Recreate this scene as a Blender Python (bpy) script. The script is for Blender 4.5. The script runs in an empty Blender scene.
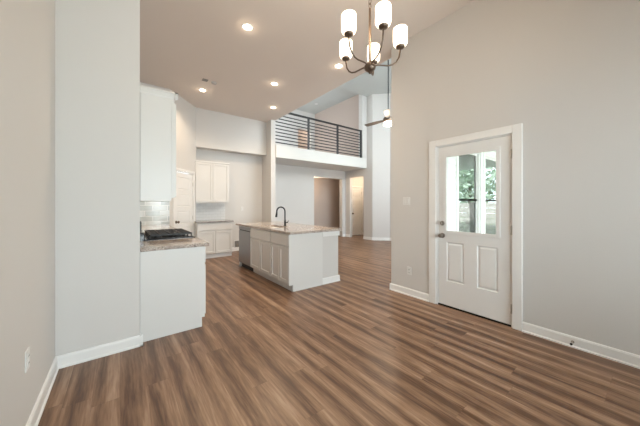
import bpy, bmesh, math, random
from mathutils import Vector, Matrix
random.seed(7)
C = bpy.context.scene.collection
sc = bpy.context.scene
PI = math.pi

# ---------------------------------------------------------------- camera
F, YH, TH, H = 259.5, 204.25, 0.656, 1.32
cd = bpy.data.cameras.new('camera'); cam = bpy.data.objects.new('camera', cd); C.objects.link(cam)
cd.sensor_width = 36.0; cd.lens = 36.0 * F / 640.0
cd.shift_y = -(213.0 - YH) / 640.0
cd.clip_start = 0.05; cd.clip_end = 200
cam.location = (0, 0, H); cam.rotation_euler = (PI / 2, 0, -TH)
sc.camera = cam

# ---------------------------------------------------------------- exposure, sky, daylight
sc.view_settings.view_transform = 'Standard'; sc.view_settings.look = 'None'
sc.view_settings.gamma = 1.0; sc.view_settings.exposure = -0.1; sc.view_settings.use_curve_mapping = False
wd = bpy.data.worlds.new('sky'); sc.world = wd; wd.use_nodes = True
bg = wd.node_tree.nodes['Background']; bg.inputs[0].default_value = (0.86, 0.94, 1.0, 1); bg.inputs[1].default_value = 8.0

def area_light(name, loc, direction, sx, sy, power, color):
    l = bpy.data.lights.new(name, 'AREA'); l.shape = 'RECTANGLE'; l.size = sx; l.size_y = sy
    l.energy = power; l.color = color
    o = bpy.data.objects.new(name, l); C.objects.link(o); o.location = loc
    o.rotation_euler = Vector(direction).to_track_quat('-Z', 'Z').to_euler()
    return o
DAY = (0.80, 0.91, 1.0); WARM = (1.0, 0.79, 0.57)
for wx in (0.35, 1.45, 2.55):
    area_light('daylight_breakfast', (wx, -1.78, 1.45), (0, 1, 0), 0.9, 1.7, 74, (0.88, 0.94, 1.0))
for wx in (4.75, 5.85, 6.95):
    area_light('daylight_high_window', (wx, 2.30, 4.0), (0, 1, -0.5), 0.9, 1.5, 56, DAY)
for wx in (5.68, 6.96):
    area_light('daylight_lower_window', (wx, 2.56, 1.4), (0, 1, 0), 0.8, 1.9, 42, DAY)
area_light('daylight_loft', (3.66, 8.4, 4.3), (1, 0, 0), 1.4, 1.4, 40, (0.85, 0.92, 1.0))
sun = bpy.data.lights.new('sun', 'SUN'); sun.energy = 11.0; sun.angle = 0.05; sun.color = (1.0, 0.96, 0.9)
so = bpy.data.objects.new('sun', sun); C.objects.link(so); so.location = (0, 8, 12)
so.rotation_euler = Vector((0.72, -0.12, -0.65)).to_track_quat('-Z', 'Z').to_euler()

# ---------------------------------------------------------------- materials
MATS = {}
def mat(name, col, rough=0.5, metal=0.0, spec=0.5, bump=0.0, bscale=60.0, emit=None, estr=0.0, vary=0.0):
    m = bpy.data.materials.new(name); m.use_nodes = True
    nt = m.node_tree; b = nt.nodes['Principled BSDF']
    b.inputs['Base Color'].default_value = (*col, 1); b.inputs['Roughness'].default_value = rough
    b.inputs['Metallic'].default_value = metal; b.inputs['Specular IOR Level'].default_value = spec
    if emit: b.inputs['Emission Color'].default_value = (*emit, 1); b.inputs['Emission Strength'].default_value = estr
    if bump or vary:
        tc = nt.nodes.new('ShaderNodeTexCoord'); nz = nt.nodes.new('ShaderNodeTexNoise')
        nz.inputs['Scale'].default_value = bscale; nz.inputs['Detail'].default_value = 3
        nt.links.new(tc.outputs['Object'], nz.inputs['Vector'])
        if bump:
            bp = nt.nodes.new('ShaderNodeBump'); bp.inputs['Strength'].default_value = bump; bp.inputs['Distance'].default_value = 0.002
            nt.links.new(nz.outputs['Fac'], bp.inputs['Height']); nt.links.new(bp.outputs['Normal'], b.inputs['Normal'])
        if vary:
            r = nt.nodes.new('ShaderNodeValToRGB')
            r.color_ramp.elements[0].position = 0.3; r.color_ramp.elements[1].position = 0.7
            r.color_ramp.elements[0].color = (*[c * (1 - vary) for c in col], 1); r.color_ramp.elements[1].color = (*[min(1, c * (1 + vary)) for c in col], 1)
            nt.links.new(nz.outputs['Fac'], r.inputs['Fac']); nt.links.new(r.outputs['Color'], b.inputs['Base Color'])
    MATS[name] = m; return m

M_wall = mat('greige_wall_paint', (0.61, 0.59, 0.565), 0.75, bump=0.08, bscale=180)
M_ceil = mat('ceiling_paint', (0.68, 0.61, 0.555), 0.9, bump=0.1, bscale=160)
M_ceil_shaded = mat('shaded_ceiling_paint', (0.46, 0.465, 0.445), 0.9, bump=0.1, bscale=160)  # same ceiling paint, with the great room's dimmer light put into the colour
M_trim = mat('white_trim_paint', (0.77, 0.76, 0.74), 0.38)
M_cab = mat('white_cabinet_paint', (0.66, 0.645, 0.62), 0.36)
M_door = mat('white_door_paint', (0.76, 0.755, 0.74), 0.4)
M_shadowgap = mat('dark_reveal', (0.06, 0.05, 0.045), 0.8)
M_bronze = mat('bronze_metal', (0.16, 0.115, 0.085), 0.38, 0.85)
M_black = mat('matte_black_metal', (0.012, 0.012, 0.013), 0.42, 0.0, 0.35)
M_rail = mat('dark_rail_metal', (0.016, 0.015, 0.015), 0.45, 0.0)
M_iron = mat('black_cast_iron', (0.016, 0.016, 0.017), 0.5, 0.1, bump=0.3, bscale=250)
M_enamel = mat('black_enamel', (0.02, 0.02, 0.022), 0.15)
M_nickel = mat('satin_nickel', (0.33, 0.30, 0.27), 0.32, 1.0)
M_hinge = mat('pale_hinge_metal', (0.55, 0.53, 0.50), 0.45, 0.4)
M_plastic = mat('white_plastic', (0.68, 0.67, 0.65), 0.35)
M_slot = mat('dark_slot', (0.03, 0.03, 0.03), 0.6)
M_rubber = mat('white_rubber', (0.7, 0.7, 0.7), 0.6)
M_shade = mat('opal_glass_lit', (0.95, 0.93, 0.9), 0.3, emit=(1.0, 0.82, 0.62), estr=2.6)
M_lens = mat('lit_downlight_lens', (1, 1, 1), 0.3, emit=(1.0, 0.86, 0.68), estr=16)
M_fanlens = mat('lit_fan_lens', (1, 1, 1), 0.3, emit=(1.0, 0.88, 0.72), estr=6)
M_fanblade = mat('dark_walnut_blade', (0.13, 0.105, 0.09), 0.5, vary=0.2, bscale=20)
M_wood_out = mat('weathered_fence_wood', (0.62, 0.60, 0.57), 0.8, vary=0.25, bscale=6)
M_post_out = mat('grey_fence_post_wood', (0.22, 0.21, 0.20), 0.8, vary=0.2, bscale=12)
M_conc = mat('patio_concrete', (0.64, 0.63, 0.61), 0.85, vary=0.08, bscale=5)
M_siding = mat('white_siding', (0.80, 0.80, 0.79), 0.55)
M_soffit = mat('patio_ceiling_paint', (0.66, 0.72, 0.69), 0.7)
M_grass = mat('lawn', (0.12, 0.20, 0.06), 0.9, vary=0.35, bscale=9)
M_leaf = mat('tree_leaves', (0.46, 0.58, 0.46), 0.6, vary=0.35, bscale=2)
M_bark = mat('tree_bark', (0.14, 0.10, 0.07), 0.9, vary=0.3, bscale=14)
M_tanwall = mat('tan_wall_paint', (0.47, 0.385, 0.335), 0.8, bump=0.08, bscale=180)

def nodes(m): return m.node_tree.nodes, m.node_tree.links
def floor_mat():
    m = bpy.data.materials.new('vinyl_plank_floor'); m.use_nodes = True; N, L = nodes(m); b = N['Principled BSDF']
    tc = N.new('ShaderNodeTexCoord'); sx = N.new('ShaderNodeSeparateXYZ'); L.new(tc.outputs['Object'], sx.inputs[0])
    def mth(op, a, c=None, v=None):
        n = N.new('ShaderNodeMath'); n.operation = op
        if hasattr(a, 'links'): L.new(a, n.inputs[0])
        else: n.inputs[0].default_value = a
        if c is not None:
            if hasattr(c, 'links'): L.new(c, n.inputs[1])
            else: n.inputs[1].default_value = c
        return n.outputs[0]
    W, LEN = 0.150, 1.22
    xr = mth('DIVIDE', sx.outputs['X'], W); row = mth('FLOOR', xr); fx = mth('SUBTRACT', xr, row)
    w1 = N.new('ShaderNodeTexWhiteNoise'); w1.noise_dimensions = '1D'; L.new(row, w1.inputs['W'])
    yo = mth('ADD', mth('DIVIDE', sx.outputs['Y'], LEN), w1.outputs['Value']); col = mth('FLOOR', yo); fy = mth('SUBTRACT', yo, col)
    cid = N.new('ShaderNodeCombineXYZ'); L.new(row, cid.inputs[0]); L.new(col, cid.inputs[1])
    w2 = N.new('ShaderNodeTexWhiteNoise'); w2.noise_dimensions = '3D'; L.new(cid.outputs[0], w2.inputs['Vector'])
    # grain running along the plank
    gv = N.new('ShaderNodeCombineXYZ')
    L.new(mth('MULTIPLY', sx.outputs['X'], 13.0), gv.inputs[0]); L.new(mth('MULTIPLY', sx.outputs['Y'], 0.95), gv.inputs[1]); L.new(mth('MULTIPLY', w2.outputs['Value'], 37.0), gv.inputs[2])
    n1 = N.new('ShaderNodeTexNoise'); n1.inputs['Scale'].default_value = 1.0; n1.inputs['Detail'].default_value = 5; n1.inputs['Roughness'].default_value = 0.6; n1.inputs['Distortion'].default_value = 0.6
    L.new(gv.outputs[0], n1.inputs['Vector'])
    gv2 = N.new('ShaderNodeCombineXYZ')
    L.new(mth('MULTIPLY', sx.outputs['X'], 75.0), gv2.inputs[0]); L.new(mth('MULTIPLY', sx.outputs['Y'], 5.0), gv2.inputs[1]); L.new(mth('MULTIPLY', w2.outputs['Value'], 91.0), gv2.inputs[2])
    n2 = N.new('ShaderNodeTexNoise'); n2.inputs['Scale'].default_value = 1.0; n2.inputs['Detail'].default_value = 4
    L.new(gv2.outputs[0], n2.inputs['Vector'])
    hid = N.new('ShaderNodeCombineXYZ'); L.new(mth('FLOOR', mth('DIVIDE', sx.outputs['X'], W / 2)), hid.inputs[0]); L.new(col, hid.inputs[1])
    w3 = N.new('ShaderNodeTexWhiteNoise'); w3.noise_dimensions = '3D'; L.new(hid.outputs[0], w3.inputs['Vector'])
    t = mth('ADD', mth('ADD', mth('MULTIPLY', n1.outputs['Fac'], 0.58), mth('ADD', mth('MULTIPLY', w3.outputs['Value'], 0.03), mth('MULTIPLY', mth('COSINE', mth('MULTIPLY', mth('ADD', fx, mth('MULTIPLY', w2.outputs['Value'], 0.25)), 6.2832)), 0.06))), mth('ADD', mth('MULTIPLY', n2.outputs['Fac'], 0.34), mth('MULTIPLY', w2.outputs['Value'], 0.10)))
    t = mth('SUBTRACT', t, 0.008)
    r = N.new('ShaderNodeValToRGB'); e = r.color_ramp.elements
    e[0].position = 0.24; e[0].color = (0.034, 0.015, 0.007, 1); e[1].position = 0.80; e[1].color = (0.46, 0.315, 0.22, 1)
    k = e.new(0.42); k.color = (0.112, 0.054, 0.027, 1); k = e.new(0.58); k.color = (0.25, 0.145, 0.085, 1)
    L.new(t, r.inputs['Fac'])
    gap = mth('MAXIMUM', mth('LESS_THAN', fx, 0.012), mth('LESS_THAN', fy, 0.002))
    mx = N.new('ShaderNodeMix'); mx.data_type = 'RGBA'; L.new(mth('MULTIPLY', gap, 0.35), mx.inputs[0]); L.new(r.outputs['Color'], mx.inputs[6]); mx.inputs[7].default_value = (0.06, 0.035, 0.022, 1)
    L.new(mx.outputs[2], b.inputs['Base Color'])
    rr = mth('ADD', mth('MULTIPLY', n2.outputs['Fac'], 0.18), 0.26); L.new(rr, b.inputs['Roughness'])
    b.inputs['Specular IOR Level'].default_value = 0.45
    bp = N.new('ShaderNodeBump'); bp.inputs['Strength'].default_value = 0.12; bp.inputs['Distance'].default_value = 0.003
    L.new(mth('SUBTRACT', n2.outputs['Fac'], gap), bp.inputs['Height']); L.new(bp.outputs['Normal'], b.inputs['Normal'])
    return m
M_floor = floor_mat()

def granite_mat(name, ca, cb, cc):
    m = bpy.data.materials.new(name); m.use_nodes = True; N, L = nodes(m); b = N['Principled BSDF']
    tc = N.new('ShaderNodeTexCoord')
    v = N.new('ShaderNodeTexVoronoi'); v.inputs['Scale'].default_value = 140; L.new(tc.outputs['Object'], v.inputs['Vector'])
    n = N.new('ShaderNodeTexNoise'); n.inputs['Scale'].default_value = 22; n.inputs['Detail'].default_value = 6; L.new(tc.outputs['Object'], n.inputs['Vector'])
    sp = N.new('ShaderNodeSeparateColor'); L.new(v.outputs['Color'], sp.inputs[0])
    a = N.new('ShaderNodeMath'); a.operation = 'MULTIPLY_ADD'; L.new(sp.outputs[0], a.inputs[0]); a.inputs[1].default_value = 0.55; 
    h = N.new('ShaderNodeMath'); h.operation = 'MULTIPLY'; L.new(n.outputs['Fac'], h.inputs[0]); h.inputs[1].default_value = 0.5; L.new(h.outputs[0], a.inputs[2])
    r = N.new('ShaderNodeValToRGB'); e = r.color_ramp.elements
    e[0].position = 0.2; e[0].color = (*cc, 1); e[1].position = 0.75; e[1].color = (*ca, 1); k = e.new(0.4); k.color = (*cb, 1)
    L.new(a.outputs[0], r.inputs['Fac']); L.new(r.outputs['Color'], b.inputs['Base Color'])
    b.inputs['Roughness'].default_value = 0.12; b.inputs['Specular IOR Level'].default_value = 0.6
    return m
M_granite = granite_mat('speckled_beige_granite', (0.60, 0.52, 0.46), (0.34, 0.28, 0.24), (0.06, 0.05, 0.05))
M_granite2 = granite_mat('grey_granite', (0.40, 0.37, 0.35), (0.22, 0.20, 0.19), (0.05, 0.05, 0.05))

def tile_mat(name, c1, c2, grout, bw, bh, rough, wob):
    m = bpy.data.materials.new(name); m.use_nodes = True; N, L = nodes(m); b = N['Principled BSDF']
    tc = N.new('ShaderNodeTexCoord'); s = N.new('ShaderNodeSeparateXYZ'); L.new(tc.outputs['Object'], s.inputs[0])
    cb = N.new('ShaderNodeCombineXYZ'); L.new(s.outputs['X'], cb.inputs[0]); L.new(s.outputs['Z'], cb.inputs[1])
    br = N.new('ShaderNodeTexBrick'); L.new(cb.outputs[0], br.inputs['Vector'])
    br.inputs['Scale'].default_value = 1; br.inputs['Brick Width'].default_value = bw; br.inputs['Row Height'].default_value = bh
    br.inputs['Mortar Size'].default_value = 0.004; br.inputs['Color1'].default_value = (*c1, 1); br.inputs['Color2'].default_value = (*c2, 1); br.inputs['Mortar'].default_value = (*grout, 1)
    L.new(br.outputs['Color'], b.inputs['Base Color']); b.inputs['Roughness'].default_value = rough
    nz = N.new('ShaderNodeTexNoise'); nz.inputs['Scale'].default_value = 14; L.new(tc.outputs['Object'], nz.inputs['Vector'])
    ad = N.new('ShaderNodeMath'); ad.operation = 'MULTIPLY_ADD'; L.new(nz.outputs['Fac'], ad.inputs[0]); ad.inputs[1].default_value = wob
    iv = N.new('ShaderNodeMath'); iv.operation = 'SUBTRACT'; iv.inputs[0].default_value = 1; L.new(br.outputs['Fac'], iv.inputs[1]); L.new(iv.outputs[0], ad.inputs[2])
    bp = N.new('ShaderNodeBump'); bp.inputs['Strength'].default_value = 0.5; bp.inputs['Distance'].default_value = 0.004; L.new(ad.outputs[0], bp.inputs['Height']); L.new(bp.outputs['Normal'], b.inputs['Normal'])
    return m
M_tile = tile_mat('glossy_grey_tile', (0.60, 0.61, 0.58), (0.33, 0.35, 0.33), (0.78, 0.77, 0.74), 0.26, 0.108, 0.12, 0.5)
M_tile2 = tile_mat('white_subway_tile', (0.74, 0.74, 0.73), (0.70, 0.70, 0.69), (0.62, 0.62, 0.61), 0.15, 0.075, 0.15, 0.3)

def brushed(name, col):
    m = mat(name, col, 0.3, 1.0); N, L = nodes(m); b = N['Principled BSDF']
    tc = N.new('ShaderNodeTexCoord'); mp = N.new('ShaderNodeMapping'); mp.inputs['Scale'].default_value = (4, 4, 500); L.new(tc.outputs['Object'], mp.inputs[0])
    n = N.new('ShaderNodeTexNoise'); n.inputs['Scale'].default_value = 1; L.new(mp.outputs[0], n.inputs['Vector'])
    a = N.new('ShaderNodeMath'); a.operation = 'MULTIPLY_ADD'; L.new(n.outputs['Fac'], a.inputs[0]); a.inputs[1].default_value = 0.2; a.inputs[2].default_value = 0.24; L.new(a.outputs[0], b.inputs['Roughness'])
    return m
M_steel = brushed('brushed_stainless_steel', (0.31, 0.31, 0.315))

def glass_mat(name, ior):
    m = bpy.data.materials.new(name); m.use_nodes = True; N, L = nodes(m); N.remove(N['Principled BSDF']); out = N['Material Output']
    t = N.new('ShaderNodeBsdfTransparent'); g = N.new('ShaderNodeBsdfGlossy'); g.inputs['Roughness'].default_value = 0.0
    t.inputs[0].default_value = (0.95, 0.98, 0.97, 1)
    f = N.new('ShaderNodeFresnel'); f.inputs['IOR'].default_value = ior; x = N.new('ShaderNodeMixShader')
    L.new(f.outputs[0], x.inputs[0]); L.new(t.outputs[0], x.inputs[1]); L.new(g.outputs[0], x.inputs[2]); L.new(x.outputs[0], out.inputs[0])
    return m
M_glass = glass_mat('window_glass', 1.5)
M_lowe = glass_mat('coated_window_glass', 3.3)

# ---------------------------------------------------------------- mesh helpers
ROOT = {}
class MB:
    """collects shapes; frame = (ox, oy, ux, uy, nx, ny): u along a face, n outwards, z up"""
    def __init__(s, frame=None): s.bm = bmesh.new(); s.fr = frame
    def _p(s, u, n, z):
        if not s.fr: return (u, n, z)
        ox, oy, ux, uy, nx, ny = s.fr
        return (ox + u * ux + n * nx, oy + u * uy + n * ny, z)
    def box(s, a0, a1, b0, b1, z0, z1):
        v = [s.bm.verts.new(s._p(a, b, z)) for z in (z0, z1) for b in (b0, b1) for a in (a0, a1)]
        fs = []
        for q in ((0, 2, 3, 1), (4, 5, 7, 6), (0, 1, 5, 4), (2, 6, 7, 3), (0, 4, 6, 2), (1, 3, 7, 5)):
            fs.append(s.bm.faces.new([v[i] for i in q]))
        bmesh.ops.recalc_face_normals(s.bm, faces=fs); return s
    def prism(s, pts, z0, z1):
        a = [s.bm.verts.new(s._p(p[0], p[1], z0)) for p in pts]; b = [s.bm.verts.new(s._p(p[0], p[1], z1)) for p in pts]
        n = len(pts); fs = [s.bm.faces.new(a), s.bm.faces.new(b)]
        for i in range(n): fs.append(s.bm.faces.new((a[i], a[(i + 1) % n], b[(i + 1) % n], b[i])))
        bmesh.ops.recalc_face_normals(s.bm, faces=fs); return s
    def sweep(s, prof, u0, u1):
        """profile of (n, z) swept along u"""
        a = [s.bm.verts.new(s._p(u0, p[0], p[1])) for p in prof]; b = [s.bm.verts.new(s._p(u1, p[0], p[1])) for p in prof]
        n = len(prof); fs = [s.bm.faces.new(a), s.bm.faces.new(b)]
        for i in range(n): fs.append(s.bm.faces.new((a[i], a[(i + 1) % n], b[(i + 1) % n], b[i])))
        bmesh.ops.recalc_face_normals(s.bm, faces=fs); return s
    def tube(s, pts, r, n=10, closed=False):
        pts = [Vector(p) for p in pts]; rings = []; m = len(pts); up = None
        rs = r if isinstance(r, (list, tuple)) else [r] * m
        for i, p in enumerate(pts):
            if closed: d = pts[(i + 1) % m] - pts[i - 1]
            else: d = (pts[min(i + 1, m - 1)] - pts[max(i - 1, 0)])
            d.normalize()
            if up is None: up = d.orthogonal().normalized()
            up = (up - d * up.dot(d)).normalized(); w = d.cross(up)
            rings.append([s.bm.verts.new(p + (up * math.cos(2 * PI * k / n) + w * math.sin(2 * PI * k / n)) * rs[i]) for k in range(n)])
        fs = []
        for i in range(m if closed else m - 1):
            A, B = rings[i], rings[(i + 1) % m]
            for k in range(n): fs.append(s.bm.faces.new((A[k], A[(k + 1) % n], B[(k + 1) % n], B[k])))
        if not closed: fs += [s.bm.faces.new(rings[0]), s.bm.faces.new(rings[-1])]
        bmesh.ops.recalc_face_normals(s.bm, faces=fs); return s
    def lathe(s, prof, c=(0, 0, 0), n=24, axis=(0, 0, 1)):
        q = Vector((0, 0, 1)).rotation_difference(Vector(axis)); c = Vector(c); rings = []
        for r, z in prof:
            if r < 1e-6: rings.append([s.bm.verts.new(c + q @ Vector((0, 0, z)))])
            else: rings.append([s.bm.verts.new(c + q @ Vector((r * math.cos(2 * PI * k / n), r * math.sin(2 * PI * k / n), z))) for k in range(n)])
        fs = []
        for A, B in zip(rings, rings[1:]):
            for k in range(n):
                j = (k + 1) % n
                if len(A) == 1 and len(B) == 1: continue
                if len(A) == 1: fs.append(s.bm.faces.new((A[0], B[j], B[k])))
                elif len(B) == 1: fs.append(s.bm.faces.new((A[k], A[j], B[0])))
                else: fs.append(s.bm.faces.new((A[k], A[j], B[j], B[k])))
        for R in (rings[0], rings[-1]):
            if len(R) > 1: fs.append(s.bm.faces.new(R))
        bmesh.ops.recalc_face_normals(s.bm, faces=fs); return s
    def build(s, name, m, parent=None, bevel=0.0, smooth=False, local=False, seg=2):
        if parent is not None and not local:
            bmesh.ops.translate(s.bm, verts=s.bm.verts, vec=-Vector(ROOT[parent.name]))
        me = bpy.data.meshes.new(name); s.bm.to_mesh(me); s.bm.free(); me.materials.append(m)
        o = bpy.data.objects.new(name, me); C.objects.link(o)
        if parent is not None: o.parent = parent; ROOT[o.name] = ROOT[parent.name]
        else: ROOT[o.name] = (0, 0, 0)
        if smooth:
            for p in me.polygons: p.use_smooth = True
            try: me.set_sharp_from_angle(angle=math.radians(40))
            except Exception: pass
        if bevel:
            b = o.modifiers.new('bevel', 'BEVEL'); b.width = bevel; b.segments = seg; b.limit_method = 'ANGLE'; b.angle_limit = math.radians(50)
        return o
def tag(o, label, cat, group=None):
    o['label'] = label; o['category'] = cat
    if group: o['group'] = group
    return o
def thing(name, loc, label, cat, group=None, rz=0):
    o = bpy.data.objects.new(name, None); C.objects.link(o); o.location = loc; o.rotation_euler = (0, 0, rz); o.empty_display_size = 0.1
    ROOT[o.name] = tuple(loc); return tag(o, label, cat, group)
def struct(o, label=None):
    o['kind'] = 'structure'
    if label: o['label'] = label
    return o
def wallbox(name, boxes, m=None):
    b = MB()
    for q in boxes: b.box(*q)
    return struct(b.build(name, m or M_wall))
def dup(root, loc, label=None):
    r = root.copy(); C.objects.link(r); r.location = loc
    if label: r['label'] = label
    for ch in list(root.children):
        c = ch.copy(); C.objects.link(c); c.parent = r
        for g in list(ch.children):
            d = g.copy(); C.objects.link(d); d.parent = c
    return r

# ---------------------------------------------------------------- key dimensions
XL, XW, XE = -0.413, 3.32, 3.54            # left wall, right wall, far side of right wall
YR, YB0 = 2.945, -1.6                       # return wall on the left, wall behind
ZC, ZG = 3.73, 5.36                         # kitchen ceiling, great room ceiling
YWE = 2.505                                 # end of the right wall
XG, YL, YBK = 7.34, 6.66, 7.83              # great room far side wall, loft edge, wall below the loft
A0, A1 = (0.824, 6.213), (1.495, 7.006)     # ends of the slanted pantry wall

# ---------------------------------------------------------------- floor, ceilings
struct(MB().box(XL - .15, 9.4, YB0 - .15, 9.0, -0.10, 0.0).build('floor', M_floor))
struct(MB().box(XL - .15, XE, YB0 - .15, 7.45, ZC, ZC + .16).build('ceiling', M_ceil))
struct(MB().box(XE - .1, 9.4, YWE - .15, YL, ZG, ZG + .15).build('ceiling_great_room', M_ceil_shaded))
struct(MB().box(XE - .1, 7.5, YL, 11.3, 5.52, 5.67).box(XE - .1, 7.5, YL, YL + .02, ZG, 5.52).build('ceiling_loft', M_ceil_shaded))

# ---------------------------------------------------------------- walls
wallbox('wall_left', [(XL - .15, XL, YB0 - .15, YR + .12, 0, ZC)])
wallbox('wall_left_return', [(XL, .145, YR, YR + .12, 0, ZC)])
wallbox('wall_kitchen_left', [(0.0, .145, YR + .12, 6.213, 0, ZC)])
wallbox('wall_kitchen_tiled', [(0.0, A0[0], 6.213, 6.33, 0, ZC)])
# slanted pantry wall, with a doorway
dv = Vector((A1[0] - A0[0], A1[1] - A0[1])); DL = dv.length; du = dv / DL; dn = Vector((du.y, -du.x))
PF = (A0[0], A0[1], du.x, du.y, dn.x, dn.y)
PD0, PD1 = 0.165, 0.885
b = MB(PF).box(0, PD0 - .02, -.11, 0, 0, ZC).box(PD1 + .02, DL, -.11, 0, 0, ZC).box(PD0 - .02, PD1 + .02, -.11, 0, 2.09, ZC)
struct(b.build('wall_pantry', M_wall))
wallbox('wall_kitchen_back', [(A1[0] - .06, 3.40, 7.30, 7.45, 0, ZC)])
wallbox('wall_alcove_header', [(A1[0] - .03, 3.40, 7.0, 7.30, 2.757, ZC)])
wallbox('wall_kitchen_right', [(3.40, XE, 6.70, YBK, 0, ZC)])
wallbox('wall_alcove_left', [(A1[0] - .11, A1[0] - .03, 7.0, 7.30, 0, ZC)])
D0, D1, DT = 0.935, 1.785, 2.085
wallbox('wall_right', [(XW, XE, YB0, D0, 0, ZC), (XW, XE, D1, YWE, 0, ZC), (XW, XE, D0, D1, DT, ZC)])
WB = [(-.10, .80), (1.0, 1.9), (2.1, 3.0)]
bb = [(XL, XW + .22, YB0 - .15, YB0, 0, .6), (XL, XW + .22, YB0 - .15, YB0, 2.3, ZC)]
xs = [XL] + [v for w in WB for v in w] + [XW + .22]
for i in range(0, len(xs), 2): bb.append((xs[i], xs[i + 1], YB0 - .15, YB0, .6, 2.3))
wallbox('wall_back', bb)
# great room shell
GW = [(5.17, 6.20), (6.45, 7.48)]; GZ = (.36, 2.46)
HW = [(4.30, 5.20), (5.40, 6.30), (6.50, 7.40)]; HZ = (3.25, 4.75)
bb = []
for ww, zz, za, zb in ((GW, GZ, 0, 2.9), (HW, HZ, 2.9, ZG)):
    xs = [XE] + [v for w in ww for v in w] + [8.0]
    bb += [(XE, 8.0, YWE - .15, YWE, za, zz[0]), (XE, 8.0, YWE - .15, YWE, zz[1], zb)]
    bb += [(xs[k], xs[k + 1], YWE - .15, YWE, *zz) for k in range(0, len(xs), 2)]
wallbox('wall_great_room_front', bb)
wallbox('wall_over_kitchen', [(XE - .12, XE, YWE - .15, 11.3, ZC + .16, 5.52)])
ge = 0.445
XQ, YQ = XG + ge, 6.375 - ge
bb = [(XQ, XQ + .15, YWE, YQ, 0, ZG)]
wallbox('wall_great_room_side', bb)
struct(MB().prism([(XG, 6.375), (XQ, YQ), (XQ + .12, YQ + .12), (XG + .12, 6.495)], 0, ZG).build('wall_fireplace_corner', M_wall))
wallbox('wall_great_room_far', [(XG, XG + .12, 6.375, 6.82, 0, ZG), (XG, XG + .12, 7.553, YBK, 0, ZG), (XG, XG + .12, 6.82, 7.553, 2.39, ZG)])
wallbox('wall_under_loft', [(XE, 5.744, YBK, YBK + .17, 0, 2.672), (7.174, XG + .12, YBK, YBK + .17, 0, 2.672), (5.744, 7.174, YBK, YBK + .17, 2.35, 2.672)])
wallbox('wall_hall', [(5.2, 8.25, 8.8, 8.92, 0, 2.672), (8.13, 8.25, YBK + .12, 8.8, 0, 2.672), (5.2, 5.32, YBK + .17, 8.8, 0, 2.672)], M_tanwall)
struct(MB().box(XG, 8.25, YBK + .12, 8.92, 2.672, 2.80).build('ceiling_hall', M_ceil))
wallbox('wall_passage', [(XG + .12, 9.3, 6.58, 6.70, 0, 2.6), (9.18, 9.3, 6.70, YBK, 0, 2.6), (XG + .12, 7.68, YBK, YBK + .12, 0, 2.6), (8.30, 9.3, YBK, YBK + .12, 0, 2.6), (7.68, 8.30, YBK, YBK + .12, 2.05, 2.6)])
struct(MB().box(XG + .12, 9.3, 6.58, YBK + .12, 2.6, 2.7).build('ceiling_passage', M_ceil))
# loft: floor slab with its white face, side walls, back wall with a doorway
struct(MB().box(XE, XG, YL, 11.3, 2.672, 3.035).build('trim_1', mat('white_wall_paint', (0.66, 0.65, 0.62), .6), bevel=.004))
wallbox('wall_loft_stub', [(7.114, XG, YL, YL + .19, 3.035, 5.52)])
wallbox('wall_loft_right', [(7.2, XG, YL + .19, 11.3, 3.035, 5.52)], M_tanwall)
wallbox('wall_loft_back', [(XE, 6.25, 9.74, 9.86, 3.035, 5.52), (6.95, 7.2, 9.74, 9.86, 3.035, 5.52), (6.25, 6.95, 9.74, 9.86, 4.72, 5.52), (5.9, 7.2, 11.18, 11.3, 3.035, 5.52), (5.78, 5.9, 9.86, 11.3, 3.035, 5.52)])

# ---------------------------------------------------------------- baseboards
BPROF = [(0, 0), (.024, 0), (.024, .012), (.016, .02), (.014, .085), (.008, .098), (0, .1)]
def base(name, runs):
    b = MB()
    for (ox, oy, tx, ty, nx, ny) in runs:
        d = Vector((tx - ox, ty - oy)); L = d.length; d /= L
        b.fr = (ox, oy, d.x, d.y, nx, ny); b.sweep(BPROF, 0, L)
    b.fr = None
    return struct(b.build(name, M_trim))
base('baseboard_left', [(XL, YB0, XL, YR, 1, 0)])
base('baseboard_return', [(XL, YR, .169, YR, 0, -1), (.145, YR - .024, .145, 2.99, 1, 0)])
base('baseboard_right', [(XW, YB0, XW, .852, -1, 0), (XW, 1.884, XW, YWE + .024, -1, 0), (XW - .024, YWE, XE + .0, YWE, 0, 1)])
base('baseboard_back', [(XL, YB0, XW, YB0, 0, 1)])
base('baseboard_great_room', [(XE, YWE, XQ, YWE, 0, 1), (XQ, YWE, XQ, YQ, -1, 0), (XQ, YQ, XG, 6.375, -.7071, -.7071), (XG, 6.375, XG, 6.82, -1, 0), (XG, 7.553, XG, YBK, -1, 0)])
base('baseboard_under_loft', [(XE, YBK, 5.744, YBK, 0, -1), (7.174, YBK, XG, YBK, 0, -1), (XE, 6.7, XE, YBK, 1, 0), (3.40, 6.70, XE, 6.70, 0, -1)])
base('baseboard_hall', [(5.32, 8.8, 8.13, 8.8, 0, -1)])
base('baseboard_passage', [(8.36, YBK, 9.18, YBK, 0, -1), (9.18, 6.7, 9.18, YBK, -1, 0)])
base('baseboard_kitchen', [(2.32, 7.30, 3.40, 7.30, 0, -1), (3.40, 6.70, 3.40, 7.30, -1, 0)])

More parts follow.
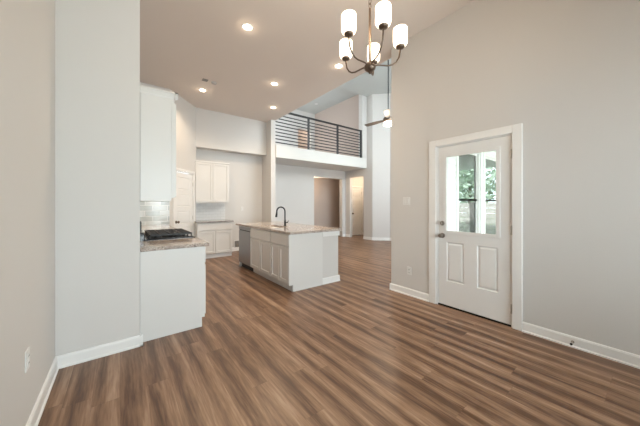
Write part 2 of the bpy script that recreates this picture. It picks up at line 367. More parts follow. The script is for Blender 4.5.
# ---------------------------------------------------------------- windows out of shot and onto the patio
def window(name, fr, w, z0, z1, depth, glass=None):
    """double-hung window; u 0..w, n from 0 (room face) to -depth (outside)"""
    root = bpy.data.objects.new(name, None); C.objects.link(root); ROOT[root.name] = (0, 0, 0); struct(root)
    t = .055; zm = (z0 + z1) / 2
    MB(fr).box(0, t, -depth, -.02, z0, z1).box(w - t, w, -depth, -.02, z0, z1).box(t, w - t, -depth, -.02, z0, z0 + t).box(t, w - t, -depth, -.02, z1 - t, z1).build('window_frame', M_trim, root)
    n0, n1 = -depth + .03, -depth + .07
    for nm, a, c in (('upper_sash', zm - .02, z1 - t), ('lower_sash', z0 + t, zm + .02)):
        s = MB(fr).box(t, t + .04, n0, n1, a, c).box(w - t - .04, w - t, n0, n1, a, c).box(t + .04, w - t - .04, n0, n1, a, a + .04).box(t + .04, w - t - .04, n0, n1, c - .04, c).build(nm, M_trim, root)
        MB(fr).box(t + .04, w - t - .04, n0 + .018, n0 + .023, a + .04, c - .04).build('pane', glass or M_glass, s)
    MB(fr).box(-.03, w + .03, -.02, .03, z0 - .03, z0).build('window_sill', M_trim, root)
    return root
window('window_1', (GW[0][0], YWE, 1, 0, 0, 1), GW[0][1] - GW[0][0], GZ[0], GZ[1], .15, M_lowe)
window('window_2', (GW[1][0], YWE, 1, 0, 0, 1), GW[1][1] - GW[1][0], GZ[0], GZ[1], .15, M_lowe)
for i, (a, c) in enumerate(WB): window('window_%d' % (i + 3), (a, YB0, 1, 0, 0, 1), c - a, .6, 2.3, .15)
for i, (a, c) in enumerate(HW): window('window_%d' % (i + 6), (a, YWE, 1, 0, 0, 1), c - a, HZ[0], HZ[1], .15)

# ---------------------------------------------------------------- exterior door (door_1)
door = bpy.data.objects.new('door_1', None); C.objects.link(door); door.location = (XW, 1.36, 0); ROOT[door.name] = (XW, 1.36, 0); struct(door, 'white half-glass exterior door with two raised panels')
# frame: u = distance along -Y from the latch side, n = into the room
DF = (XW, 1.762, 0, -1, -1, 0); DWID = 1.762 - .958
b = MB(DF); u0, u1 = 1.762 - 1.881, 1.762 - .855; tt = .019
b.box(u0, -.022, 0, tt, 0, 2.163).box(DWID + .018, u1, 0, tt, 0, 2.163).box(-.022, DWID + .018, 0, tt, 2.078, 2.163)
b.build('door_casing', M_trim, door, bevel=.003)
b = MB(DF).box(-.022, -.004, -.20, 0, 0, 2.084).box(DWID + .004, DWID + .022, -.20, 0, 0, 2.084).box(-.004, DWID + .004, -.20, 0, 2.066, 2.084)
b.build('door_jamb', M_trim, door)
MB(DF).box(-.004, DWID + .004, -.20, -.01, 0, .018).build('threshold', M_black, door)
# slab: frame pieces around lite and panels, recessed raised panels
LZ0, LZ1 = .955, 1.95; LU0, LU1 = 1.762 - 1.68, 1.762 - 1.068
PZ0, PZ1 = .335, .835; PP = [(.112, .325), (.472, .685)]
n0, n1 = -.05, -.006
b = MB(DF)
b.box(0, LU0, n0, n1, LZ0, LZ1).box(LU1, DWID, n0, n1, LZ0, LZ1).box(0, DWID, n0, n1, LZ1, 2.062).box(0, DWID, n0, n1, PZ1, LZ0).box(0, DWID, n0, n1, .024, PZ0)
b.box(0, PP[0][0], n0, n1, PZ0, PZ1).box(PP[0][1], PP[1][0], n0, n1, PZ0, PZ1).box(PP[1][1], DWID, n0, n1, PZ0, PZ1)
slab = b.build('door_slab', M_door, door)
def raised(fr, a, c, z0, z1, n, mname, m, parent, local=False):
    """moulded panel: groove, bevel up to a raised field"""
    bm = MB(fr); g = .016; s = .034
    levels = [(0, n), (g * .5, n - .009), (g, n - .009), (s, n - .002)]
    prev = None
    for off, nn in levels:
        q = [bm.bm.verts.new(bm._p(x, nn, z)) for x, z in ((a + off, z0 + off), (c - off, z0 + off), (c - off, z1 - off), (a + off, z1 - off))]
        if prev:
            for k in range(4): bm.bm.faces.new((prev[k], prev[(k + 1) % 4], q[(k + 1) % 4], q[k]))
        prev = q
    bm.bm.faces.new(prev)
    back = [bm.bm.verts.new(bm._p(x, n - .035, z)) for x, z in ((a, z0), (c, z0), (c, z1), (a, z1))]; bm.bm.faces.new(back)
    bm.bm.verts.ensure_lookup_table(); fr0 = bm.bm.verts[:4]
    for k in range(4): bm.bm.faces.new((fr0[k], back[k], back[(k + 1) % 4], fr0[(k + 1) % 4]))
    bmesh.ops.recalc_face_normals(bm.bm, faces=bm.bm.faces)
    return bm.build(mname, m, parent, local=local)
for a, c in PP: raised(DF, a, c, PZ0, PZ1, n1, 'door_panel', M_door, door)
b = MB(DF); t = .028
b.box(LU0 - .012, LU0 + t, n1, n1 + .010, LZ0 - .012, LZ1 + .012).box(LU1 - t, LU1 + .012, n1, n1 + .010, LZ0 - .012, LZ1 + .012).box(LU0 + t, LU1 - t, n1, n1 + .010, LZ0 - .012, LZ0 + t).box(LU0 + t, LU1 - t, n1, n1 + .010, LZ1 - t, LZ1 + .012)
b.box(LU0, LU0 + t - .006, n0, n1, LZ0, LZ1).box(LU1 - t + .006, LU1, n0, n1, LZ0, LZ1).box(LU0, LU1, n0, n1, LZ0, LZ0 + t - .006).box(LU0, LU1, n0, n1, LZ1 - t + .006, LZ1)
lf = b.build('lite_frame', M_door, door, bevel=.002)
MB(DF).box(LU0 + .012, LU1 - .012, -.030, -.025, LZ0 + .012, LZ1 - .012).build('door_glass', M_glass, door)
def knob(fr, u, z, m, name, parent, big=True, n=0.0, local=False):
    b = MB(fr); p = Vector(b._p(u, n, z)); ax = (fr[4], fr[5], 0)
    prof = [(0.033, 0), (.033, .006), (.028, .010), (.012, .013), (.011, .034), (.022, .040), (.029, .052), (.029, .060), (.022, .070), (0, .074)] if big else [(.032, 0), (.032, .008), (.026, .018), (.024, .024), (0, .026)]
    bm = MB(); bm.lathe(prof, p, 20, ax); return bm.build(name, m, parent, smooth=True, local=local)
kn = knob(DF, .058, .915, M_nickel, 'door_knob', door, True, n1)
db = knob(DF, .058, 1.075, M_nickel, 'deadbolt', door, False, n1)
p = Vector(MB(DF)._p(.058, n1 + .03, 1.075)); MB().box(p.x - .012, p.x + .006, p.y - .005, p.y + .005, p.z - .018, p.z + .018).build('thumb_turn', M_nickel, db, bevel=.002)
for z in (.20, 1.04, 1.86):
    c = MB(DF)._p(DWID + .006, .004, z)
    MB().tube([(c[0], c[1], z - .05), (c[0], c[1], z + .05)], .008, 10).build('hinge', M_hinge, door, smooth=True)

# ---------------------------------------------------------------- five-panel interior doors
def panel_door(name, fr, w, h, label, knob_side, casing_w=.06, knob_m=M_bronze, side_clip=None):
    root = bpy.data.objects.new(name, None); C.objects.link(root); ROOT[root.name] = (0, 0, 0); struct(root, label)
    n0, n1 = -.045, -.008; rail = .10; st = .105; ph = (h - .02 - rail * 6) / 5
    b = MB(fr).box(0, st, n0, n1, .012, h).box(w - st, w, n0, n1, .012, h)
    for k in range(6): b.box(st, w - st, n0, n1, .012 + k * (rail + ph), .012 + k * (rail + ph) + rail)
    b.build('door_slab', M_door, root)
    for k in range(5):
        z = .012 + rail + k * (rail + ph); raised(fr, st, w - st, z, z + ph, n1, 'door_panel', M_door, root)
    b = MB(fr); l, r = -casing_w - .012, w + casing_w + .012
    b.box(l, -.012, 0, .017, 0, h + .018 + casing_w).box(w + .012, r, 0, .017, 0, h + .018 + casing_w).box(-.012, w + .012, 0, .017, h + .018, h + .018 + casing_w)
    b.build('door_casing', M_trim, root, bevel=.002)
    MB(fr).box(-.018, -.003, -.1, 0, 0, h + .018).box(w + .003, w + .018, -.1, 0, 0, h + .018).box(-.003, w + .003, -.1, 0, h + .003, h + .018).build('door_jamb', M_trim, root)
    knob(fr, .06 if knob_side < 0 else w - .06, .93, knob_m, 'door_knob', root, True, n1)
    for z in (.25, 1.0, 1.8):
        u = w + .004 if knob_side < 0 else -.004
        c = MB(fr)._p(u, .0, z); MB().tube([(c[0], c[1], z - .045), (c[0], c[1], z + .045)], .007, 8).build('hinge', M_hinge, root, smooth=True)
    return root
panel_door('door_2', (A0[0] + du.x * PD0, A0[1] + du.y * PD0, du.x, du.y, dn.x, dn.y), PD1 - PD0, 2.04, 'white five-panel pantry door in the slanted kitchen wall', -1)
panel_door('door_3', (7.70, YBK, 1, 0, 0, -1), .58, 2.02, 'white five-panel door in the far warm-lit passage', -1)

# ---------------------------------------------------------------- cabinets
def shaker(fr, a, c, z0, z1, name, parent, n=0.0, st=.055):
    b = MB(fr); b.box(a, a + st, n, n + .02, z0, z1).box(c - st, c, n, n + .02, z0, z1).box(a + st, c - st, n, n + .02, z0, z0 + st).box(a + st, c - st, n, n + .02, z1 - st, z1)
    b.box(a + st - .002, c - st + .002, n, n + .008, z0 + st - .002, z1 - st + .002)
    return b.build(name, M_cab, parent, bevel=.0025)
def slabfront(fr, a, c, z0, z1, name, parent, n=0.0):
    return MB(fr).box(a, c, n, n + .02, z0, z1).build(name, M_cab, parent, bevel=.003)
ZT0, ZT1 = .868, .905

# left stove run: base cabinet (front faces +X), end panel towards us
KX = .150
t = thing('base_cabinet', (KX, 3.0, 0), 'white base cabinet with plain end panel below the stove-side countertop', 'cabinet')
fr = (.728, 3.022, 0, 1, 1, 0)
MB().box(KX, .715, 3.02, 3.50, .10, ZT0).box(KX, .65, 3.02, 3.50, 0, .10).build('body', M_cab, t)
MB().prism([(KX, 3.0), (.728, 3.0), (.728, 3.02), (KX, 3.02)], .10, ZT0).box(KX, .70, 3.0, 3.02, 0, .10).build('end_panel', M_cab, t)
shaker(fr, .02, .48, .115, .66, 'door', t); slabfront(fr, .02, .48, .675, .845, 'drawer', t)
t = thing('countertop', (KX, 2.975, ZT0), 'speckled beige granite countertop in front of the gas range', 'countertop')
MB().box(KX, .772, 2.972, 3.522, ZT0, ZT1).build('slab', M_granite, t, bevel=.006)
# range
t = thing('gas_range', (.45, 3.90, 0), 'stainless gas range with black cast-iron grates and low back guard', 'stove')
RY0, RY1 = 3.528, 4.288
MB().box(.16, .72, RY0, RY1, .08, .895).box(.2, .64, RY0 + .02, RY1 - .02, 0, .08).build('body', M_steel, t, bevel=.004)
MB().box(.22, .745, RY0, RY1, .897, .917).build('cooktop', M_enamel, t, bevel=.006)
MB().box(.25, .725, RY0 + .03, RY1 - .03, .917, .922).build('burner_tray', M_enamel, t, bevel=.002)
MB().box(.15, .22, RY0, RY1, .897, 1.0).prism([(.15, RY0), (.19, RY0), (.19, RY1), (.15, RY1)], 1.0, 1.13).build('back_guard', M_enamel, t, bevel=.012)
for gy0, gy1 in ((RY0 + .035, RY0 + .265), (RY0 + .275, RY0 + .485), (RY0 + .495, RY1 - .035)):
    g = MB(); gz0, gz1 = .948, .966
    for x in (.265, .700): g.box(x, x + .014, gy0, gy1, gz0, gz1)
    for y in (gy0, gy1 - .014): g.box(.265, .714, y, y + .014, gz0, gz1)
    ym = (gy0 + gy1) / 2
    g.box(.279, .700, ym - .007, ym + .007, gz0, gz1)
    for x in (.37, .48, .59): g.box(x, x + .012, gy0 + .014, gy1 - .014, gz0, gz1)
    for x in (.265, .700):
        for y in (gy0, gy1 - .014): g.box(x, x + .014, y, y + .014, .922, gz0)
    g.build('grate', M_iron, t, bevel=.003)
for bx, by, r in ((.36, RY0 + .15, .045), (.57, RY0 + .15, .05), (.465, RY0 + .38, .055), (.36, RY1 - .15, .04), (.57, RY1 - .15, .05)):
    MB().lathe([(r, 0), (r, .008), (r * .75, .010), (r * .72, .018), (0, .019)], (bx, by, .922), 20).build('burner', M_iron, t, smooth=True)
MB().box(.72, .752, RY0 + .005, RY1 - .005, .77, .895).build('control_panel', M_steel, t, bevel=.004)
for k in range(5):
    y = RY0 + .09 + k * .145
    MB().lathe([(.022, 0), (.022, .004), (.017, .006), (.016, .026), (0, .028)], (.752, y, .835), 16, (1, 0, 0)).build('knob', M_enamel, t, smooth=True)
od = MB().box(.72, .752, RY0 + .005, RY1 - .005, .22, .755).build('oven_door', M_steel, t, bevel=.004)
MB().tube([(.752, RY0 + .06, .70), (.795, RY0 + .06, .70), (.795, RY1 - .06, .70), (.752, RY1 - .06, .70)], .011, 10).build('handle', M_steel, od, smooth=True)
MB().box(.72, .748, RY0 + .005, RY1 - .005, .09, .21).build('warming_drawer', M_steel, t, bevel=.004)
# base run beyond the range
t = thing('base_cabinet', (KX, 5.2, 0), 'long white base cabinet behind the gas range by the tiled wall', 'cabinet')
MB().box(KX, .728, 4.294, 6.205, .10, ZT0).box(KX, .65, 4.294, 6.205, 0, .10).build('body', M_cab, t)
fr = (.728, 4.294, 0, 1, 1, 0)
for k in range(4):
    a = .01 + k * .475; shaker(fr, a, a + .465, .115, .66, 'door', t); slabfront(fr, a, a + .465, .675, .845, 'drawer', t)
t = thing('countertop', (KX, 5.2, ZT0), 'speckled beige granite countertop beyond the gas range', 'countertop')
MB().box(KX, .772, 4.294, 6.205, ZT0, ZT1).build('slab', M_granite, t, bevel=.006)
tag(MB().box(KX, A0[0] - .012, 6.201, 6.212, .907, 1.42).build('tile_backsplash', M_tile), 'glossy grey subway tile backsplash on the wall behind the gas range', 'backsplash')
# upper cabinet, left
t = thing('upper_cabinet', (KX, 3.0, 1.352), 'tall white upper cabinet with crown moulding above the stove counter', 'cabinet')
UY1 = 3.52; fr = (.410, 3.0, 0, 1, 1, 0)
MB().box(KX, .410, 3.0, UY1, 1.352, 2.39).build('body', M_cab, t, bevel=.002)
MB().box(.410, .436, 3.0, UY1, 1.385, 2.39).build('face_frame', M_cab, t, bevel=.002)
shaker((.436, 3.0, 0, 1, 1, 0), .012, UY1 - 3.0 - .01, 1.39, 2.35, 'door', t)
cb = MB()
def crownrun(b, fr, u0, u1, z):
    b.fr = fr; b.sweep([(0, z), (.006, z), (.010, z + .012), (.026, z + .044), (.032, z + .048), (.032, z + .062), (0, z + .062)], u0, u1)
crownrun(cb, (KX, 3.0, 1, 0, 0, -1), 0, .468 - KX, 2.385); crownrun(cb, (.436, 3.0, 0, 1, 1, 0), -.032, UY1 - 3.0, 2.385)
cb.fr = None; cb.build('crown_moulding', M_cab, t)

# back alcove: upper and base cabinet
t = thing('upper_cabinet', (1.9, 7.2, 1.37), 'white two-door upper cabinet hanging in the back alcove', 'cabinet')
MB().box(1.47, 2.30, 6.975, 7.295, 1.37, 2.40).build('body', M_cab, t, bevel=.002)
fr = (1.47, 6.975, 1, 0, 0, -1)
shaker(fr, .006, .412, 1.378, 2.37, 'door', t); shaker(fr, .418, .824, 1.378, 2.37, 'door', t)
MB().box(1.465, 2.305, 6.952, 6.99, 2.375, 2.41).build('top_trim', M_cab, t, bevel=.006)
MB().box(1.48, 2.29, 6.98, 7.0, 1.345, 1.37).build('light_rail', M_cab, t)
t = thing('base_cabinet', (1.86, 6.9, 0), 'white base cabinet with one wide drawer in the back alcove', 'cabinet')
MB().box(1.44, 2.27, 6.63, 6.93, .10, ZT0).box(1.50, 2.27, 6.93, 7.295, .10, ZT0).box(1.44, 2.27, 6.69, 6.93, 0, .10).box(1.50, 2.27, 6.93, 7.295, 0, .10).build('body', M_cab, t)
MB().box(1.44, 2.27, 6.676, 6.69, 0, .09).build('toe_kick', M_trim, t)
fr = (1.44, 6.63, 1, 0, 0, -1)
slabfront(fr, .006, .824, .685, .85, 'drawer', t)
shaker(fr, .006, .412, .115, .67, 'door', t); shaker(fr, .418, .824, .115, .67, 'door', t)
t = thing('countertop', (1.86, 6.9, ZT0), 'grey granite countertop on the base cabinet in the back alcove', 'countertop')
MB().prism([(1.44, 6.59), (2.295, 6.59), (2.295, 7.295), (1.50, 7.295), (1.50, 7.0), (1.44, 6.93)], ZT0, ZT1).build('slab', M_granite2, t, bevel=.005)
tag(MB().box(1.48, 2.30, 7.289, 7.2995, .906, 1.345).build('tile_backsplash', M_tile2), 'white tile backsplash between the cabinets in the back alcove', 'backsplash')

# ---------------------------------------------------------------- island
IXF, IXK = 2.012, 2.63
def island_cabinet(y0, y1, label):
    t = thing('base_cabinet', (2.3, (y0 + y1) / 2, 0), label, 'cabinet')
    MB().box(IXF, IXK - .01, y0, y1, .10, ZT0).box(IXF + .06, IXK - .01, y0, y1, 0, .10).build('body', M_cab, t)
    MB().box(IXF + .048, IXF + .06, y0, y1, 0, .095).build('toe_kick', M_cab, t)
    fr = (IXF, y0, 0, 1, -1, 0); w = y1 - y0; m = w / 2
    slabfront(fr, .01, w - .01, .685, .85, 'drawer', t)
    shaker(fr, .01, m - .004, .115, .67, 'door', t); shaker(fr, m + .004, w - .01, .115, .67, 'door', t)
    return t
island_cabinet(3.37, 3.95, 'narrow two-door island base cabinet next to the plain end panel')
island_cabinet(3.95, 4.81, 'wide two-door island sink cabinet beside the dishwasher')
t = thing('island_end_panel', (2.32, 3.36, 0), 'plain white end panel closing the near end of the island', 'panel')
MB().box(IXF - .018, IXK, 3.348, 3.37, .10, ZT0).box(IXF + .05, IXK, 3.348, 3.37, 0, .10).build('panel', M_cab, t)
MB().box(IXF + .05, IXK, 3.338, 3.348, 0, .016).build('shoe_moulding', M_cab, t)
t = thing('dishwasher', (2.3, 5.115, 0), 'stainless steel dishwasher at the far end of the island', 'dishwasher')
MB().box(IXF + .03, IXK - .01, 4.815, 5.415, .10, ZT0 - .002).build('body', M_black, t)
dd = MB().box(IXF - .02, IXF + .03, 4.82, 5.41, .11, .775).build('door', M_steel, t, bevel=.006)
MB().box(IXF - .02, IXF + .03, 4.82, 5.41, .795, .858).build('control_panel', M_steel, t, bevel=.004)
MB().box(IXF - .008, IXF + .03, 4.83, 5.40, .775, .795).build('pocket_handle', M_black, t)
MB().box(IXF + .05, IXF + .07, 4.82, 5.41, 0, .10).build('toe_kick', M_black, t)
tag(MB().box(IXF, IXK - .01, 5.42, 5.44, 0, ZT0).build('filler_panel', M_cab), 'narrow white filler panel beyond the island dishwasher', 'panel')
t = thing('island_back_support', (2.83, 4.4, 0), 'grey painted knee wall under the island overhang', 'knee wall')
MB().box(IXK, 2.985, 3.362, 5.44, 0, ZT0 - .002).build('core', M_wall, t)
MB().box(IXK, 3.0, 3.344, 3.362, .785, ZT0 - .002).box(2.985, 3.0, 3.362, 5.44, .785, ZT0 - .002).build('top_trim', M_trim, t, bevel=.003)
bm = MB((IXK, 3.362, 1, 0, 0, -1)); bm.sweep(BPROF, 0, 2.985 + .024 - IXK); bm.fr = (2.985, 3.362, 0, 1, 1, 0); bm.sweep(BPROF, 0, 5.44 - 3.362); bm.fr = None
bm.build('baseboard', M_trim, t)
# countertop with the sink cut out
t = thing('countertop', (2.5, 4.4, ZT0), 'large speckled granite countertop on the kitchen island', 'countertop')
CX0, CX1, CY0, CY1 = 1.988, 3.02, 3.305, 5.60; SX0, SX1, SY0, SY1 = 2.13, 2.45, 4.10, 4.72
MB().box(CX0, CX1, CY0, SY0, ZT0, ZT1).box(CX0, CX1, SY1, CY1, ZT0, ZT1).box(CX0, SX0, SY0, SY1, ZT0, ZT1).box(SX1, CX1, SY0, SY1, ZT0, ZT1).build('slab', M_granite, t)
t = thing('kitchen_sink', (2.29, 4.41, .69), 'stainless undermount sink set in the island countertop', 'sink')
MB().box(SX0 - .006, SX0, SY0 - .006, SY1 + .006, .69, .867).box(SX1, SX1 + .006, SY0 - .006, SY1 + .006, .69, .867).box(SX0, SX1, SY0 - .006, SY0, .69, .867).box(SX0, SX1, SY1, SY1 + .006, .69, .867).box(SX0 - .006, SX1 + .006, SY0 - .006, SY1 + .006, .684, .69).build('bowl', M_steel, t)
MB().lathe([(.04, 0), (.04, .003), (.02, .004), (0, .002)], (2.29, 4.41, .69), 18).build('drain', M_nickel, t, smooth=True)
FX, FY = 2.52, 4.38
t = thing('kitchen_faucet', (FX, FY, ZT1), 'matte black gooseneck faucet standing on the island', 'faucet')
MB().lathe([(.028, 0), (.028, .006), (.021, .012), (.020, .10), (.016, .11), (.012, .115), (0, .115)], (FX, FY, ZT1), 20).build('base', M_black, t, smooth=True)
dx, dy = -.62, .78
R_ = .085; pts = [(FX, FY, ZT1 + .10), (FX, FY, ZT1 + .22), (FX, FY, ZT1 + .275)]
for k in range(1, 13):
    a = PI * k / 12; q = R_ * (1 - math.cos(a)); pts.append((FX + dx * q, FY + dy * q, ZT1 + .275 + R_ * math.sin(a)))
pts.append((FX + dx * 2 * R_, FY + dy * 2 * R_, ZT1 + .25))
MB().tube(pts, .014, 12).build('spout', M_black, t, smooth=True)
e = Vector(pts[-1]); MB().tube([e + Vector((0, 0, .01)), e + Vector((dx * .006, dy * .006, -.03)), e + Vector((dx * .014, dy * .014, -.085))], [.015, .019, .022], 14).build('spray_head', M_black, t, smooth=True)
MB().tube([(FX, FY, ZT1 + .06), (FX + .045, FY - .02, ZT1 + .065), (FX + .06, FY - .026, ZT1 + .10)], [.011, .011, .007], 10).build('lever', M_black, t, smooth=True)

# ---------------------------------------------------------------- loft railing
t = thing('loft_railing', (5.3, YL + .06, 3.035), 'dark metal balcony railing with horizontal bars along the loft edge', 'railing')
RYc = YL + .06; posts = [4.714, 5.934, 7.085]
for x in posts: MB().box(x - .027, x + .027, RYc - .027, RYc + .027, 3.035, 4.02).build('newel_post', M_rail, t, bevel=.003)
MB().box(3.55, 7.114, RYc - .032, RYc + .032, 4.02, 4.065).build('top_rail', M_rail, t, bevel=.004)
for k in range(9):
    z = 3.115 + k * .099
    MB().tube([(3.55, RYc, z), (7.11, RYc, z)], .016, 8).build('bar', M_rail, t, smooth=True)

# ---------------------------------------------------------------- chandelier
CHX, CHY = 1.543, 1.366; CH_R = .236; CH_ANG = (-178, -116, -38, 34, 99)
t = thing('chandelier', (CHX, CHY, 2.34), 'bronze five-arm chandelier with lit white glass shades', 'chandelier')
MB().lathe([(0, -.018), (.008, -.014), (.010, -.004), (.022, .004), (.040, .016), (.044, .028), (.044, .044), (.034, .058), (.016, .066), (.012, .085), (0, .085)], (CHX, CHY, 2.352), 24).build('hub', M_bronze, t, smooth=True)
MB().tube([(CHX, CHY, 2.43), (CHX, CHY, 2.845)], .0085, 12).build('stem', M_bronze, t, smooth=True)
ch = MB()
for k in range(22):
    zc = 2.865 + k * .037; a = (k % 2) * PI / 2; loop = []
    for j in range(12):
        q = 2 * PI * j / 12; loop.append((CHX + .012 * math.cos(q) * math.cos(a), CHY + .012 * math.cos(q) * math.sin(a), zc + .024 * math.sin(q)))
    ch.tube(loop, .003, 6, closed=True)
ch.build('chain', M_bronze, t, smooth=True)
MB().lathe([(.065, 3.73), (.065, 3.715), (.05, 3.695), (.012, 3.685), (.008, 3.67), (0, 3.67)], (CHX, CHY, 0), 24).build('ceiling_canopy', M_bronze, t, smooth=True)
for deg in CH_ANG:
    a = math.radians(deg); ca, sa = math.cos(a), math.sin(a)
    ctrl = [(.025, 2.394), (.06, 2.404), (.10, 2.402), (.14, 2.399), (.173, 2.406), (.203, 2.426), (.225, 2.463), (.234, 2.51), (.236, 2.545)]
    arm = MB().tube([(CHX + r * ca, CHY + r * sa, z) for r, z in ctrl], .0062, 10).build('arm', M_bronze, t, smooth=True)
    cx, cy = CHX + CH_R * ca, CHY + CH_R * sa
    MB().lathe([(0, 2.531), (.014, 2.532), (.030, 2.538), (.034, 2.545), (.034, 2.556), (.026, 2.5635), (0, 2.5635)], (cx, cy, 0), 20).build('shade_cup', M_bronze, arm, smooth=True)
    MB().lathe([(.028, 2.549), (.044, 2.556), (.052, 2.569), (.054, 2.586), (.054, 2.683), (.051, 2.688), (.046, 2.683), (.046, 2.586), (.03, 2.566), (0, 2.564)], (cx, cy, 0), 28).build('glass_shade', M_shade, arm, smooth=True)

# ---------------------------------------------------------------- recessed downlights
def downlight(x, y, label, power):
    t = thing('recessed_light', (x, y, ZC), label, 'ceiling light', 'recessed kitchen lights')
    MB().lathe([(.056, ZC), (.056, ZC - .006), (.078, ZC - .006), (.084, ZC - .0005), (.056, ZC)], (x, y, 0), 28).build('trim_ring', M_plastic, t, smooth=True)
    MB().lathe([(0, ZC - .004), (.057, ZC - .004), (.057, ZC - .001), (0, ZC - .001)], (x, y, 0), 28).build('lens', M_lens, t)
    for nm, kind, e, dz in (('downlight_beam', 'SPOT', power, .03), ('downlight_glow', 'POINT', .9, .04)):
        l = bpy.data.lights.new(nm, kind); l.energy = e; l.color = WARM; l.shadow_soft_size = .05 if kind == 'SPOT' else .02
        if kind == 'SPOT': l.spot_size = math.radians(140); l.spot_blend = 0.8
        o = bpy.data.objects.new(nm, l); C.objects.link(o); o.location = (x, y, ZC - dz)
for x, y, lab in ((1.371, 3.397, 'lit recessed ceiling light nearest the camera, above the left walkway'), (2.444, 4.666, 'lit recessed ceiling light above the island sink'), (3.02, 5.83, 'lit recessed ceiling light nearest the loft railing'), (1.375, 5.85, 'lit recessed ceiling light near the pantry door and smoke detector'), (3.015, 3.38, 'lit recessed ceiling light just behind the chandelier')):
    downlight(x, y, lab, 88)
tag(MB().box(1.303 - .05, 1.303 + .05, 5.349 - .05, 5.349 + .05, ZC - .006, ZC).build('ceiling_vent', M_post_out), 'small dark square cover on the ceiling beside the smoke detector', 'cover')
t = thing('smoke_detector', (1.47, 5.35, ZC), 'small grey round smoke detector on the kitchen ceiling', 'smoke detector')
MB().lathe([(.05, ZC), (.05, ZC - .012), (.042, ZC - .028), (.02, ZC - .034), (0, ZC - .034)], (1.47, 5.35, 0), 24).build('body', mat('grey_plastic', (.45, .43, .42), .5), t, smooth=True)
t = thing('loft_ceiling_light', (6.5, 8.7, 5.52), 'small round recessed light in the loft ceiling', 'ceiling light')
MB().lathe([(.07, 5.52), (.07, 5.514), (0, 5.514)], (6.5, 8.7, 0), 20).build('lens', M_plastic, t)

# ---------------------------------------------------------------- ceiling fan
FXc, FYc, FZ = 5.62, 4.34, 3.50
t = thing('ceiling_fan', (FXc, FYc, FZ), 'dark three-blade ceiling fan with lit lamp on a long downrod in the great room', 'ceiling fan')
MB().tube([(FXc, FYc, FZ + .14), (FXc, FYc, ZG - .05)], .014, 12).build('downrod', M_rail, t, smooth=True)
MB().lathe([(.08, ZG), (.08, ZG - .03), (.03, ZG - .07), (0, ZG - .07)], (FXc, FYc, 0), 24).build('ceiling_canopy', M_rail, t, smooth=True)
MB().lathe([(0, .16), (.03, .16), (.05, .13), (.12, .11), (.14, .08), (.14, .02), (.11, 0), (0, 0)], (FXc, FYc, FZ), 28).build('motor_housing', M_bronze, t, smooth=True)
MB().lathe([(.10, 0), (.125, -.02), (.125, -.085), (.10, -.10), (0, -.105)], (FXc, FYc, FZ), 28).build('lamp_shade', M_fanlens, t, smooth=True)
for k in range(3):
    a = math.radians(95 + 120 * k); m = MB(); w = .065
    ca, sa = math.cos(a), math.sin(a)
    for nm, (r0, r1, ww, th) in (('blade', (.20, .68, .065, .008)),):
        v = []
        for r, wd_ in ((.10, .025), (.22, .05), (.45, .068), (.70, .07), (.75, .05)):
            for s in (-1, 1):
                for zz in (0, th): v.append(m.bm.verts.new((FXc + r * ca - s * wd_ * sa, FYc + r * sa + s * wd_ * ca, FZ + .06 + s * wd_ * .2 + zz)))
        fs = []
        for i in range(4):
            q = v[i * 4:i * 4 + 8]
            for idx in ((0, 4, 6, 2), (1, 3, 7, 5), (0, 1, 5, 4), (2, 6, 7, 3)): fs.append(m.bm.faces.new([q[j] for j in idx]))
        fs.append(m.bm.faces.new([v[0], v[2], v[3], v[1]])); fs.append(m.bm.faces.new([v[-4], v[-3], v[-1], v[-2]]))
        bmesh.ops.recalc_face_normals(m.bm, faces=fs)
    m.build('blade', M_fanblade, t)

# ---------------------------------------------------------------- switches, outlets, small wall things
def plate(name, fr, u, z, w, h, label, cat, kind):
    p = MB(fr)._p(u, 0, z); t = thing(name, p, label, cat)
    MB(fr).box(u - w / 2, u + w / 2, 0, .006, z - h / 2, z + h / 2).build('cover_plate', M_plastic, t, bevel=.002)
    if kind == 'switch':
        n = 2 if w > .1 else 1
        for k in range(n):
            c = u + (k - (n - 1) / 2) * .046
            MB(fr).box(c - .016, c + .016, .006, .010, z - .033, z + .033).build('rocker', M_plastic, t, bevel=.001)
    elif kind == 'outlet':
        for dz in (-.02, .02):
            r = MB(fr).box(u - .017, u + .017, .006, .009, z + dz - .014, z + dz + .014).build('receptacle', M_plastic, t, bevel=.001)
            MB(fr).box(u - .009, u - .006, .009, .0095, z + dz - .006, z + dz + .006).box(u + .006, u + .009, .009, .0095, z + dz - .006, z + dz + .006).build('slot', M_slot, r)
    return t
RWf = (XW, 0, 0, -1, -1, 0); LWf = (XL, 0, 0, 1, 1, 0)
plate('light_switch', RWf, -2.235, 1.365, .115, .115, 'white double light switch on the right wall beside the exterior door', 'light switch', 'switch')
plate('wall_outlet', RWf, -2.19, .355, .07, .115, 'white outlet low on the right wall between wall end and door', 'outlet', 'outlet')
plate('wall_outlet', LWf, 2.14, .455, .07, .115, 'white outlet low on the left wall', 'outlet', 'outlet')
plate('wall_outlet', (0, 7.30, 1, 0, 0, -1), 2.78, 1.19, .07, .115, 'white outlet on the alcove wall right of the upper cabinet', 'outlet', 'outlet')
plate('wall_switch', (XQ, 0, 0, -1, -1, 0), -5.88, 2.05, .07, .115, 'small wall switch high beside the fireplace corner', 'light switch', 'switch')
t = thing('water_supply_box', (2.635, 7.30, .2), 'recessed white refrigerator water box low on the alcove wall', 'water box')
fr = (2.635, 7.30, 1, 0, 0, -1)
MB(fr).box(-.09, -.07, 0, .012, .08, .30).box(.07, .09, 0, .012, .08, .30).box(-.07, .07, 0, .012, .08, .10).box(-.07, .07, 0, .012, .28, .30).build('frame', M_plastic, t)
MB(fr).box(-.07, .07, 0, .002, .10, .28).build('recess', M_post_out, t)
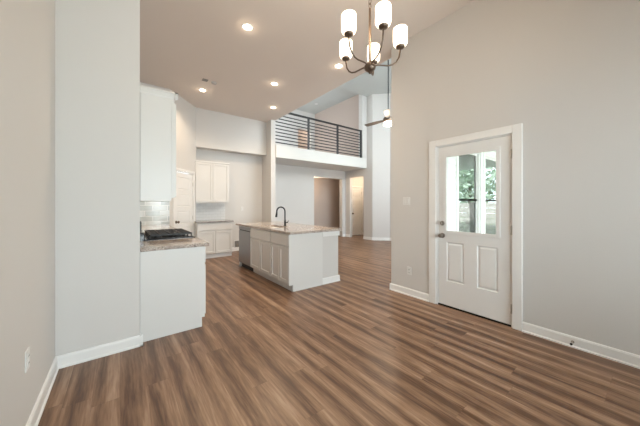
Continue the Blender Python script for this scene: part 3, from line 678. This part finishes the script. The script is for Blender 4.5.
MB().tube([(2.635, 7.28, .12), (2.635, 7.28, .2)], .012, 10).build('valve', M_nickel, t, smooth=True)
t = thing('door_stop', (XW - .014, .475, .05), 'small metal door stop on the right baseboard', 'door stop')
MB().lathe([(.012, 0), (.012, .004), (.005, .006), (.005, .065), (0, .065)], (XW - .012, .475, .052), 12, (-1, 0, 0)).build('stem', M_nickel, t, smooth=True)
MB().lathe([(.009, 0), (.010, .004), (.010, .012), (0, .014)], (XW - .075, .475, .052), 12, (-1, 0, 0)).build('tip', M_slot, t, smooth=True)

# ---------------------------------------------------------------- warm lamps of the hall, passage and upstairs room
def lamp(name, loc, power, color=WARM, r=.08):
    l = bpy.data.lights.new(name, 'POINT'); l.energy = power; l.color = color; l.shadow_soft_size = r
    o = bpy.data.objects.new(name, l); C.objects.link(o); o.location = loc
lamp('hall_lamp', (5.95, 8.15, 2.25), 24)
lamp('passage_lamp', (8.1, 7.15, 2.3), 24)
lamp('upstairs_room_lamp', (6.4, 10.3, 4.9), 30, (1.0, .9, .8))
for deg in CH_ANG: lamp('bulb_glow', (CHX + CH_R * math.cos(math.radians(deg)), CHY + CH_R * math.sin(math.radians(deg)), 2.72), 6, (1.0, .78, .54), .025)
lamp('fan_lamp', (FXc, FYc, FZ - .16), 40)

# ---------------------------------------------------------------- patio and garden
struct(MB().box(XE, 11.0, -5.0, YWE - .15, -.16, -.03).build('patio_floor', M_conc))
struct(MB().box(XE, 30, -25, -5.0, -.2, -.1).box(11.0, 30, -5, 14, -.2, -.1).build('lawn', M_grass))
struct(MB().box(XE, 10.4, -1.5, YWE - .16, 2.62, 2.8).build('patio_ceiling', M_soffit))
bs = MB()
for k in range(24):
    z = .0 + k * .115
    for x0, x1 in ((XE + .01, GW[0][0] - .09), (GW[0][1] + .09, GW[1][0] - .09), (GW[1][1] + .09, 7.93)):
        if z < 2.7: bs.fr = (0, YWE - .15, 1, 0, 0, -1); bs.sweep([(0, z), (.016, z), (.006, z + .115), (0, z + .115)], x0, x1)
bs.fr = None
struct(bs.build('wall_patio_siding', M_siding))
wt = MB((0, YWE - .15, 1, 0, 0, -1))
for a, c in GW: wt.box(a - .09, a, 0, .022, GZ[0] - .09, GZ[1] + .09).box(c, c + .09, 0, .022, GZ[0] - .09, GZ[1] + .09).box(a, c, 0, .022, GZ[0] - .09, GZ[0]).box(a, c, 0, .022, GZ[1], GZ[1] + .09)
struct(wt.build('trim_2', M_siding))
t = thing('patio_column', (10.25, -1.35, -.03), 'white square column holding up the patio roof outside the door', 'column')
MB().box(10.17, 10.33, -1.43, -1.27, -.03, 2.62).build('shaft', M_siding, t, bevel=.004)
MB().box(10.15, 10.35, -1.45, -1.25, -.03, .15).build('plinth', M_siding, t, bevel=.004)
t = thing('garden_fence', (13.0, -2, -.1), 'weathered wooden board fence seen through the door glass', 'fence')
for k in range(6): MB().box(13.0, 13.025, -11, 6, -.02 + k * .235, .2 + k * .235).build('board', M_wood_out, t)
for y in (-10.4, -7.9, -5.4, -2.9, -0.4, 2.1, 4.6): MB().box(12.84, 13.0, y - .10, y + .10, -.1, 1.42).build('post', M_post_out, t)
def tree(x, y, h, r, label):
    t = thing('garden_tree', (x, y, -.1), label, 'tree', 'trees behind the fence')
    MB().tube([(x, y, -.1), (x + .1, y, h * .3), (x, y + .1, h * .75)], [.16, .12, .05], 8).build('trunk', M_bark, t, smooth=True)
    b = MB()
    for i in range(1300):
        d = Vector((random.gauss(0, 1), random.gauss(0, 1), random.gauss(0, 1))).normalized() * (random.random() ** .4)
        c = Vector((x + d.x * r, y + d.y * r, h * .62 + d.z * h * .42)); u = Vector((random.gauss(0, 1), random.gauss(0, 1), random.gauss(0, 1))).normalized(); w = u.orthogonal().normalized(); s = random.uniform(.10, .2)
        b.bm.faces.new([b.bm.verts.new(c + u * s), b.bm.verts.new(c + w * s * .5), b.bm.verts.new(c - u * s), b.bm.verts.new(c - w * s * .5)])
    b.build('foliage', M_leaf, t)
for x, y, h, r in ((16.0, -9.5, 4.8, 1.6), (16.6, -5.6, 5.2, 1.7), (15.9, -1.8, 4.6, 1.6), (17.0, 2.2, 5.4, 1.8)):
    tree(x, y, h, r, 'leafy green tree beyond the fence, seen through the door glass')
